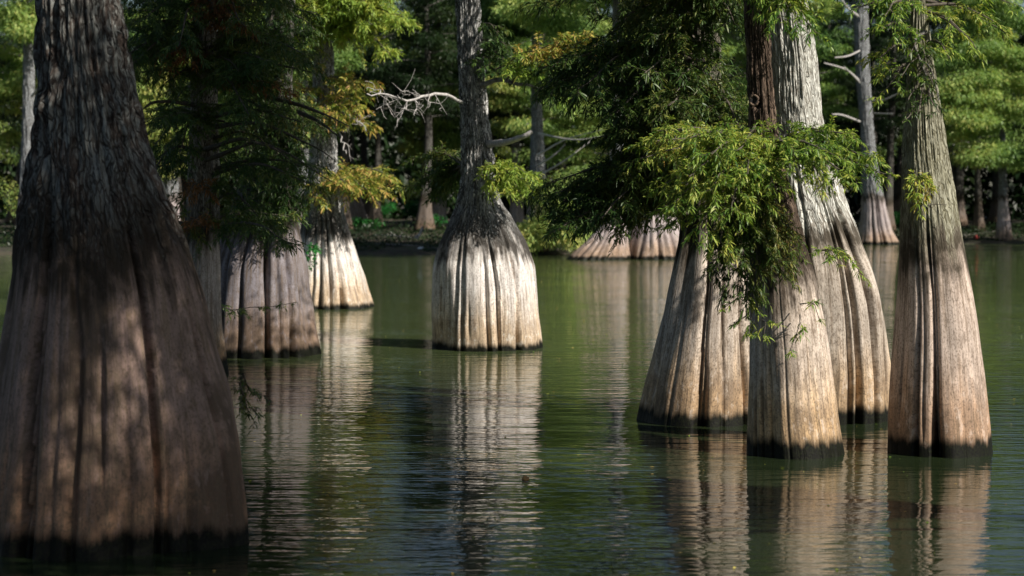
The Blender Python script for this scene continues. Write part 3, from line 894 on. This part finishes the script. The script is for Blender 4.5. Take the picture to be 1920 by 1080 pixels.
kc = P(1414, 188, D7 - .155)
ring = [kc + np.array((math.sin(a) * .045, .02 * math.sin(a) * -1, math.cos(a) * .058)) for a in np.linspace(0, 2 * math.pi, 25)]
tb = Tubes(); tb.add(np.array(ring), .013, .013, 8, jitter=.25)
tb.build('knothole_rim', wood_mat('callus', (.10, .065, .045), (.19, .13, .09), 30), t7.root, t7.base)
tb = Tubes(); tb.add(np.array([kc + np.array((0, y_, 0)) for y_ in (.004, .05)]), .046, .03, 18)
tb.add(np.array([kc + np.array((0, y_, 0)) for y_ in (.006, .007)]), .045, .001, 18)  # near-black disc: the darkness inside the hole is put into the colour
tb.build('knothole', wood_mat('hollow_shade', (.006, .004, .003), (.012, .008, .006)), t7.root, t7.base)
for t in (t1, t2, t2b, t3, t4, t5, t6, t7, t8):
    t.done()

rng = np.random.default_rng(105)
# ---------------------------------------------------------------- distant cypresses at and before the far bank
def far_tree(label, base_py, prof, grooves, seed, cat='tree', crown=None, boughs=(), key='leaf_far', H=19, **kw):
    d = dist_of(base_py)
    t = Tree(label, cat, d, prof, grooves, B['far'], seed, leaf=key, nth=kw.pop('nth', 96), nz=kw.pop('nz', 110), H=H, ridge=.05, **kw)
    for (sx_, sy_, tx, ty, dd, dens) in boughs:
        t.limb([(sx_, sy_, d), ((sx_ + tx) / 2, (sy_ + ty) / 2 - 5, d + dd * .5), (tx, ty, d + dd)], .09, .03, mat='limb')
        p0, p1 = P(sx_, sy_, d), P(tx, ty, d + dd)
        for q in np.linspace(.3, 1, 4):
            clump(t.lv, p0 * (1 - q) + p1 * q + rng.normal(0, .25, 3), 1.45, int(750 * dens), .26, .075, .40)
    if crown:
        t.crown(*crown[:3], crown[3], leafsize=.34, n_per=1000)
    t.done()
    return t

fF1 = far_tree('wide pale fluted cypress base across the water, left of the far pair', 486,
         [(486, 1063, 1184), (470, 1080, 1182), (455, 1097, 1180), (420, 1130, 1177), (370, 1141, 1171), (250, 1147, 1166), (0, 1150, 1162)],
         [(1078, .3), (1096, .25), (1112, .3), (1122, .2), (1138, .3), (1152, .3)], 31, crown=(12.8, 15.5, 6.5, 22))
fF1b = far_tree('wide pinkish fluted cypress base across the water, right of the far pair', 485,
         [(485, 1170, 1300), (465, 1176, 1292), (440, 1182, 1282), (400, 1196, 1262), (340, 1210, 1246), (200, 1218, 1238), (0, 1220, 1234)],
         [(1180, .3), (1196, .25), (1212, .2), (1232, .3), (1246, .2), (1264, .3)], 32, crown=(12.8, 15.5, 6.5, 22))
fF2 = far_tree('blurred pale far trunk with bare grey boughs right of the central tree', 476,
         [(476, 975, 1040), (440, 982, 1034), (400, 988, 1028), (300, 995, 1020), (200, 997, 1015), (0, 998, 1012)],
         [(990, .2), (1010, .25), (1025, .2)], 33, crown=(14, 19, 3.5, 10),
         boughs=[(1005, 40, 1050, 50, -3, 1), (1005, 110, 970, 110, -3, 1), (1005, 130, 1040, 150, -3, .8), (1005, 350, 1060, 370, -3, .8), (1005, 10, 960, 10, -3, 1), (1000, 330, 970, 345, -2, .7), (1010, 430, 1050, 430, -3, 1.2), (1000, 420, 1080, 450, -3, 1.2), (990, 430, 1010, 440, -3, 1.0)])
for pts in ([(1010, 290, 96), (1060, 262, 95), (1130, 243, 94)], [(1010, 330, 96), (1060, 300, 95), (1110, 262, 95)], [(1010, 250, 96), (1080, 262, 94), (1160, 250, 93)], [(1010, 310, 96), (1040, 290, 95), (1060, 270, 95)]):
    pp = [P(*q) for q in pts]
    tb = Tubes(); tb.add(smooth_path(pp, 10), .055, .015, 6); tb.build('dead_branch', M['dead'], fF2.root, fF2.base)
fF3 = far_tree('tall pale leaning far cypress with bare white branches between the two right trunks', 458,
         [(458, 1600, 1686), (430, 1610, 1672), (390, 1615, 1661), (350, 1616, 1652), (300, 1616, 1644), (240, 1614, 1637), (150, 1606, 1631), (50, 1602, 1628), (0, 1600, 1626)],
         [(1612, .2), (1630, .35), (1645, .3), (1652, .35), (1668, .3)], 34, crown=(17, 23, 4.5, 14), nth=140)
for pts, r in (([(1610, 150, 120), (1585, 130, 118), (1545, 118, 117)], .07), ([(1612, 155, 120), (1598, 140, 118), (1582, 125, 117)], .06), ([(1632, 188, 120), (1655, 188, 118), (1685, 175, 117)], .08),
               ([(1608, 30, 120), (1590, 15, 118), (1575, -5, 117)], .10), ([(1612, 228, 120), (1580, 216, 118), (1560, 214, 117)], .07), ([(1636, 212, 120), (1655, 213, 118), (1675, 213, 117)], .05),
               ([(1612, 95, 120), (1590, 105, 118), (1565, 108, 117)], .06)):
    pp = [P(*q) for q in pts]
    tb = Tubes(); tb.add(smooth_path(pp, 10), r, .04, 6); tb.build('dead_branch', M['dead'], fF3.root, fF3.base)
fF4 = far_tree('slender young far cypress with tiers of yellow-green foliage at the right edge', 456,
         [(456, 1867, 1899), (430, 1869, 1896), (380, 1872, 1889), (340, 1873, 1887), (280, 1875, 1884), (200, 1877, 1882), (0, 1879, 1882)],
         [(1875, .2), (1884, .3), (1892, .2)], 35, H=20,
         boughs=[(1879, 285, 1830, 285, -1.5, 1), (1879, 285, 1920, 290, -1, 1), (1879, 280, 1860, 295, -2.5, 1), (1879, 235, 1790, 245, -1, 1.1), (1879, 235, 1810, 225, -2, 1.1), (1879, 215, 1780, 215, -2, 1.1),
                 (1879, 180, 1800, 185, -2, 1.1), (1879, 175, 1775, 175, -1, 1.1), (1879, 140, 1790, 140, -2, 1.1), (1879, 120, 1770, 115, -1, 1.1), (1879, 200, 1925, 215, -1, 1.1), (1879, 150, 1940, 150, -1, 1.1),
                 (1879, 110, 1940, 100, 0, 1.1), (1879, 60, 1800, 60, 0, 1.1), (1879, 40, 1940, 40, 0, 1.1), (1879, 90, 1830, 90, -2, 1.1), (1879, 10, 1790, 10, 0, 1.1), (1879, 10, 1860, -10, -2, 1.1)], crown=(17, 20, 3, 6))
fF5 = far_tree('pale blue-grey far trunk seen left of the huge left trunk', 470,
         [(470, 22, 84), (430, 32, 72), (340, 38, 66), (250, 42, 65), (150, 44, 64), (0, 46, 62)],
         [(40, .3), (55, .25), (70, .3)], 36, crown=(14, 20, 4, 12), boughs=[(50, 20, 20, 30, -1, 1), (50, 40, 60, 60, -2, 1)])
pp = [P(*q) for q in [(60, 180, 105), (72, 165, 104), (80, 155, 103)]]
tb = Tubes(); tb.add(smooth_path(pp, 6), .08, .03, 6); tb.build('dead_branch', M['dead'], fF5.root, fF5.base)
fF6 = far_tree('dark brown flared far trunk on the bank just right of the pale fluted tree', 446,
         [(446, 620, 706), (420, 630, 695), (390, 638, 682), (360, 643, 672), (300, 648, 664), (0, 650, 660)],
         [(640, .2), (660, .2), (680, .2), (695, .2)], 37, crown=(15, 22, 4.5, 14))
fF7 = far_tree('far cypress with yellow-green tiers behind the upper right of the central tree', 452,
         [(452, 948, 990), (400, 955, 982), (300, 960, 975), (0, 962, 970)], [(960, .2), (975, .2)], 38, H=20,
         boughs=[(965, 60, 930, 60, -2, 1.2), (965, 50, 1000, 50, -2, 1.2), (965, 100, 1010, 105, -1, 1.2), (965, 95, 930, 95, -2, 1), (965, 20, 1020, 30, -1, 1.2), (965, 10, 920, 10, -2, 1), (965, 75, 985, 85, -3, 1.1),
                 (965, 30, 960, 40, -3, 1), (965, 200, 940, 190, -1, .6), (965, 150, 920, 130, -1, .8)], crown=(16, 21, 4, 12))
fF8 = far_tree('far cypress with olive tiers hanging left of the central tree', 450,
         [(450, 800, 845), (400, 806, 838), (300, 811, 831), (0, 815, 826)], [(815, .2), (830, .2)], 39, H=20,
         boughs=[(820, 130, 850, 130, -2, 1), (820, 100, 800, 110, -2, .9), (820, 210, 850, 220, -2, 1), (820, 230, 780, 240, -2, 1), (820, 160, 850, 165, -3, .9), (820, 280, 770, 280, -1, .9), (820, 60, 760, 70, -1, .8),
                 (820, 260, 850, 265, -2, .9), (820, 20, 860, 30, -2, .9), (820, 90, 840, 95, -3, 1), (820, 320, 850, 340, -2, .8), (820, 340, 790, 350, -2, .8), (820, 20, 790, 20, -2, .9), (820, 180, 800, 190, -3, .8)], crown=(16, 21, 4, 12))
fF9 = far_tree('dim far trunk with sunlit boughs behind the gap left of the right-hand cluster', 455,
         [(455, 1135, 1180), (400, 1142, 1172), (300, 1147, 1166), (0, 1150, 1162)], [(1150, .2), (1165, .2)], 40, H=20,
         boughs=[(1155, 180, 1120, 190, -2, .8), (1155, 220, 1090, 230, -1, .8), (1155, 330, 1060, 330, -2, .8), (1155, 60, 1080, 40, -1, .7), (1155, 290, 1010, 290, 0, .7)], crown=(16, 21, 4, 12))

fF10 = far_tree('far cypress with yellow-green tiers seen through the dark tangle right of the huge left trunk', 468,
         [(468, 296, 344), (400, 304, 336), (300, 309, 331), (0, 313, 327)], [(310, .2), (330, .2)], 41, H=20,
         boughs=[(320, 240, 290, 240, -2, 1.2), (320, 235, 350, 245, -2, 1.2), (320, 200, 270, 200, -1, 1), (320, 30, 260, 40, -1, 1.2), (320, 10, 380, 20, -1, 1.2), (320, 60, 340, 90, -2, 1), (320, 140, 280, 150, -2, .8), (320, 300, 280, 300, -1, .8),
                 (320, 0, 470, -5, -1, 1), (320, 110, 400, 110, -1, .9)], crown=(16, 21, 4, 12))
fF11 = far_tree('far cypress with bright crown tiers behind the golden boughs of the pale tree', 462,
         [(462, 545, 590), (400, 552, 583), (300, 557, 578), (0, 561, 574)], [(560, .2), (575, .2)], 42, H=20,
         boughs=[(567, 60, 520, 60, -2, 1.2), (567, 30, 620, 40, -2, 1.2), (567, 120, 500, 130, -1, 1), (567, 90, 640, 100, -2, 1.1), (567, 10, 700, 10, -1, 1), (567, 180, 480, 180, -1, .8), (567, 250, 520, 260, -1, .8)], crown=(16, 21, 4, 12))

# ---------------------------------------------------------------- the wood behind: one tree per kind, then copies
def wood_tree(seed, H, r, low, dens, mat, label, dead=0):
    root = thing('cypress_tree', (0, 0, 0), label, 'tree', 'cypresses of the wood beyond the far bank')
    tb = Tubes()
    zz = np.linspace(-.5, H, 24)
    wob = np.stack([vnoise(zz * .15 + seed, 0, 0, seed) * .4, vnoise(zz * .15, seed, 0, seed) * .4, zz], 1)
    wob[:, :2] -= wob[1, :2]
    th = np.linspace(0, 2 * math.pi, 24, endpoint=False)
    rad = r * (1 - .8 * np.clip(zz, 0, H) / H) + r * 1.3 * np.exp(-np.maximum(zz, 0) / 1.3)
    fl = 1 + .16 * np.sin(th * 6 + seed)[None] * np.exp(-np.maximum(zz, 0) / 2)[:, None]
    co = np.stack([wob[:, 0:1] + rad[:, None] * fl * np.sin(th), wob[:, 1:2] - rad[:, None] * fl * np.cos(th), np.repeat(zz[:, None], 24, 1)], -1).reshape(-1, 3)
    i = np.arange(23)[:, None] * 24 + np.arange(24)[None]; j = np.arange(23)[:, None] * 24 + (np.arange(24)[None] + 1) % 24
    me = mesh_np('trunk', co, np.stack([i, j, j + 24, i + 24], -1).reshape(-1, 4), B['wood'])
    at = me.attributes.new('bc', 'FLOAT_VECTOR', 'POINT')
    bc = np.stack([np.tile(np.sin(th) * r * 2, 24), np.tile(np.cos(th) * r * 2, 24), np.repeat(zz, 24)], -1).astype(np.float32)
    at.data.foreach_set('vector', bc.ravel())
    link('trunk', me, root)
    lv = Leaves()
    nb = int((H - low) * 2.2)
    for k in range(nb):
        t = (k + rng.random()) / nb
        z = low + (H - low) * t
        a = k * 2.4 + rng.uniform(-.5, .5)
        L = (4.6 * (1 - .72 * t ** 1.4)) * rng.uniform(.65, 1.1)
        o = np.array((np.interp(z, zz, wob[:, 0]), np.interp(z, zz, wob[:, 1]), z))
        e = o + np.array((math.cos(a) * L, math.sin(a) * L, rng.uniform(-.3, .8)))
        pth = smooth_path([o, (o + e) / 2 + Z * .25, e], 7)
        tb.add(pth, .09 * (1 - .6 * t), .02, 5)
        for q in (.45, .75, 1.0):
            clump(lv, pth[int(q * 6)] + rng.normal(0, .2, 3), L * .27 + .25, int(dens * (140 + 60 * L)), .30, .085, .38)
    tb.build('branches', M['limb'], root)
    lv.build('crown', M[mat], root, simple=True)
    return root

def copy_tree(o):
    c = o.copy(); C.objects.link(c)
    for ch in list(o.children):
        d_ = ch.copy(); C.objects.link(d_); d_.parent = c
    return c

rng = np.random.default_rng(106)
LIT = 'cypress with sunlit green crown standing in the wood beyond the far bank'
LAB = 'dim cypress standing among others in the shaded wood beyond the far bank'  # their dimness comes from the shade-dark leaf colour
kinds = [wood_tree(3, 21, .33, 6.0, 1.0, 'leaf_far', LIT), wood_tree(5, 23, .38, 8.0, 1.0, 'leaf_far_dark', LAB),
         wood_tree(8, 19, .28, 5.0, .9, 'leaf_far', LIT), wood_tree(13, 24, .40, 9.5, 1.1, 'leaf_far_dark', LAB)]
used = [False] * 4
rng = np.random.default_rng(207)
def place(k, x, y, s=1.0, rz=None, label=None):
    if not used[k]:
        used[k] = True; o = kinds[k]
    else:
        o = copy_tree(kinds[k])
    o.location = (x, y, float(ground_z(np.array(x), np.array(y))) - .05)
    o.rotation_euler.z = rng.uniform(0, 6.28) if rz is None else rz
    o.scale = (s, s, s)
    if label: o['label'] = label
    return o
for row, (y, sp_x, ks) in enumerate([(126, 6.6, (0, 2, 1)), (134, 6.0, (1, 3, 0)), (143, 6.0, (3, 1)), (152, 6.5, (1, 3))]):
    x = -44 + rng.uniform(0, 4)
    while x < 66:
        kk = ks[rng.integers(len(ks))]
        if y == 126 and (-12 < x < -7 or 22 < x < 28): kk = 1
        place(kk, x, y + rng.uniform(-2.5, 2.5) + max(0, min(18, (x - 6))) * .5, rng.uniform(.74, .98))
        x += sp_x * rng.uniform(.75, 1.25)
for (x, y, k_) in [(36, 112, 0), (41, 106, 2), (45, 116, 1), (39, 119, 3), (50, 108, 0), (52, 119, 1), (57, 112, 3), (36, 104, 0), (47, 99, 3)]:
    place(k_, x, y, .6)
front = [o for o in C.objects if o.get('group', '').startswith('cypresses of the wood') and 121 < o.location.y < 131.5 and o.scale.x > .65
         and abs(o.location.x / o.location.y) < .30]
front.sort(key=lambda o: o.location.x / o.location.y)
ORD = 'leftmost second third fourth fifth sixth seventh eighth ninth tenth eleventh twelfth thirteenth fourteenth fifteenth sixteenth seventeenth eighteenth'.split()
for o, w_ in zip(front, ORD):
    o['label'] = 'wood cypress in the front row beyond the far bank, %s' % ('leftmost of its row' if w_ == 'leftmost' else w_ + ' from the left')
# the far-off wood, one mass that closes the view
lv = Leaves()
n = 90000
x = rng.uniform(-75, 90, n); y = 172 + rng.uniform(0, 9, n) + 3 * vnoise(x * .15, 0, 0, 9)
top = 18 + 3.5 * vnoise(x * .12, 3, 0, 10) + 1.5 * vnoise(x * .5, 5, 0, 11)
z = rng.random(n) * top
p = np.stack([x, y, z], 1)
lv.add(p, rng.normal(0, 1, (n, 3)), rng.uniform(.7, 1.4, n), rng.uniform(.3, .6, n))
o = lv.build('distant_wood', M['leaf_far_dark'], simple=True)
tag(o, 'dark mass of foliage closing off the view deep behind the bank trees', 'woodland', kind='stuff')

rng = np.random.default_rng(108)
# ---------------------------------------------------------------- bank: bushes, undergrowth, logs, small things
def bush(x, y, rad, h, n, label, mat='bush', size=.16):
    z = float(ground_z(np.array(x), np.array(y)))
    root = thing('bush', (x, y, z), label, 'bush')
    lv = Leaves(); tb = Tubes()
    for k in range(9):
        a = rng.uniform(0, 6.28); L = rad * rng.uniform(.3, .9)
        e = np.array((math.cos(a) * L, math.sin(a) * L, h * rng.uniform(.4, .95)))
        tb.add(smooth_path([np.zeros(3), e * .5 + Z * .1, e], 6), .02, .006, 4)
        clump(lv, e, rad * .45, n // 9, size, size * .6, .75)
    tb.build('stems', M['twig'], root)
    lv.build('foliage', M[mat], root, simple=True)
for (px, py, rad, h, n, lab) in [(775, 440, 1.3, 1.5, 2200, 'bright green bush on the far bank left of the central tree'),
                                 (715, 435, 1.2, 1.3, 1500, 'dark green bush on the bank beside the brown flared far trunk'),
                                 (815, 455, .9, 1.0, 1200, 'low green bush at the water edge just left of the central tree'),
                                 (690, 455, 1.0, .8, 900, 'low dull bush at the foot of the brown flared far trunk'),
                                 (1690, 448, .9, 1.3, 1100, 'small green bush at the foot of the tall pale leaning far cypress'),
                                 (45, 455, 2.6, 3.2, 3000, 'yellow-green bush on the far bank left of the huge left trunk')]:
    d = dist_of(py)
    q = P(px, py, d)
    bush(q[0], max(d, float(shore_y(np.array(q[0]))) + .8), rad, h, n, lab, 'bush' if px > 100 else 'leaf_far')

lv = Leaves()
n = 70000
x = rng.uniform(-45, 60, n); s = rng.random(n) ** 1.3 * 26 + .8
y = shore_y(x) + s
dens = vnoise(x * .35, y * .35, 0, 50)
k = dens > -.45
x, y, dens = x[k], y[k], dens[k]
n = len(x)
z = ground_z(x, y) + rng.random(n) ** 2 * (.25 + .9 * np.clip(dens, 0, 1))
lv.add(np.stack([x, y, z], 1), rng.normal(0, 1, (n, 3)) * np.array((1, 1, .4)) + Z * .5, rng.uniform(.12, .34, n), rng.uniform(.05, .12, n))
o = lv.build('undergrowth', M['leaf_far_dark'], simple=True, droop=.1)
tag(o, 'low dark undergrowth and brush along the far bank', 'undergrowth', kind='stuff')

def log(px0, py0, px1, py1, r, label, mat='limb', lift=.05, cat='log', name='fallen_log'):
    d0, d1 = dist_of(py0), dist_of(py1)
    a, b = P(px0, py0, d0), P(px1, py1, d1)
    for v in (a, b):
        v[2] = max(0, float(ground_z(np.array(v[0]), np.array(v[1])))) + lift
    tb = Tubes()
    m = (a + b) / 2 + np.array((0, .1, .06))
    path = smooth_path([a, m, b], 12)
    c = (a + b) / 2
    tb.add(path, r, r * .55, 9, jitter=.08)
    for k in range(3):
        o_ = path[rng.integers(2, 10)]
        tb.add(smooth_path([o_, o_ + np.array((rng.normal(0, .3), rng.normal(0, .2), .3))], 4), r * .3, r * .12, 5)
    root = tb.build(name, M[mat], None, c)
    root.location = c
    tag(root, label, cat)
log(690, 472, 850, 476, .07, 'long thin fallen log lying along the water edge left of the central tree', 'limb')
log(700, 462, 780, 466, .06, 'short pale stick lying on the far bank below the bushes', 'dead')
log(1790, 455, 1865, 450, .08, 'fallen log on the bank beside the slender young cypress', 'limb')
log(1895, 447, 1960, 452, .08, 'fallen log on the bank at the right edge of the view', 'limb')
log(600, 478, 660, 474, .08, 'dark log at the far water edge behind the pale fluted tree', 'limb')
# broken pale stub leaning out of the bushes
q = P(790, 425, 108)
tb = Tubes(); tb.add(smooth_path([P(780, 446, 107), P(788, 438, 107), P(792, 425, 107)], 8) - P(780, 446, 107), .10, .05, 8, jitter=.1)
o = tb.build('broken_snag', M['dead']); o.location = P(780, 446, 107)
tag(o, 'short pale broken snag leaning in front of the bright green bush', 'snag')

def blob(name, c, r, col, label, cat, squash=.8, rough=.5):
    import bmesh
    bm = bmesh.new()
    bmesh.ops.create_icosphere(bm, subdivisions=3, radius=r)
    for v in bm.verts:
        n_ = float(vnoise(np.array(v.co.x / r * 1.7), np.array(v.co.y / r * 1.7), np.array(v.co.z / r * 1.7), 7))
        v.co *= 1 + .12 * n_
        v.co.z *= squash
        for f in v.link_faces: f.smooth = True
    me = bpy.data.meshes.new(name); bm.to_mesh(me); bm.free()
    g = NT(name + '_skin')
    tc = g.n('ShaderNodeTexCoord').outputs['Object']
    nz = g.noise(tc, 3 / r * .5, 3, .6)
    g.l(g.mix(g.mapr(nz, .4, .6), col, tuple(c_ * .55 for c_ in col)), g.b.inputs['Base Color'])
    g.b.inputs['Roughness'].default_value = rough
    me.materials.append(g.m)
    o = link(name, me); o.location = c
    return tag(o, label, cat)
d = dist_of(899)
blob('floating_fruit', tuple(P(985, 899, d) + Z * .008), .042, (.42, .22, .06), 'small round orange-brown fruit floating on the dark water near the middle', 'fruit', .8)
d = dist_of(470)
blob('stone', tuple(P(790, 469, 103) * np.array((1, 1, 0)) + Z * .22), .26, (.72, .74, .76), 'small white stone at the far water edge left of the central tree', 'stone', .5)
blob('float_ball', tuple(P(1831, 453, 126) * np.array((1, 1, 0)) + Z * .40), .17, (.75, .12, .10), 'small red ball on the bank between the right trunk and the slender young cypress', 'ball', .95)

rng = np.random.default_rng(109)
# ---------------------------------------------------------------- trees beside the view whose crowns shade the giant and the near water
def side_tree(x, y, label, crowns, seed):
    t = thing('cypress_tree', (x, y, 0), label, 'tree')
    tb = Tubes(); tb.add(smooth_path([(0, 0, -1.7), (-.1, .1, 1.5), (-.2, .3, 4), (-.4, .6, 9), (-.5, .8, 14)], 26), .55, .1, 16)
    tb.build('trunk', M['limb'], t)
    lv = Leaves(); tb = Tubes()
    for (cx, cy, cz, rx, rz, nb, dn) in crowns:
        for k in range(nb):
            a = rng.uniform(0, 6.28); L = rx * math.sqrt(rng.random())
            e = np.array((cx - x + math.cos(a) * L, cy - y + math.sin(a) * L, cz + rng.uniform(-rz, rz)))
            o_ = np.array((-.4, .6, min(12, max(4, e[2] - 1))))
            tb.add(smooth_path([o_, (o_ + e) / 2 + Z * .3, e], 8), .06, .01, 5)
            clump(lv, e, rng.uniform(.6, 1.1), dn, .20, .06, .4)
    tb.build('branches', M['limb'], t)
    lv.build('crown', M['leaf_near'], t, simple=True)
side_tree(8.5, 8.0, 'leafy cypress in the shallows beside the camera, outside the view', [(4.4, 10.6, 10.1, 4.3, 2.8, 46, 400)], 1)
side_tree(12.5, 12.0, 'leafy cypress outside the view, right of the nearest water', [(8.3, 11.8, 9.8, 2.8, 2.0, 28, 620), (7.5, 9.8, 11, 2.5, 2, 14, 600)], 2)

# fallen needles and specks drifting on the water
lv = Leaves()
n = 1300
y = rng.uniform(14, 75, n); x = rng.uniform(-.3, .3, n) * y
z = np.full(n, .006)
a = rng.uniform(0, 6.28, n)
lv.add(np.stack([x, y, z], 1), np.stack([np.cos(a), np.sin(a), a * 0], 1), rng.uniform(.015, .06, n), rng.uniform(.006, .018, n))
me_lit = lv.build('floating_litter', M['leaf_gold'], simple=True, droop=0)
tag(me_lit, 'fallen needles and specks drifting scattered over the open water', 'leaf litter', kind='stuff')
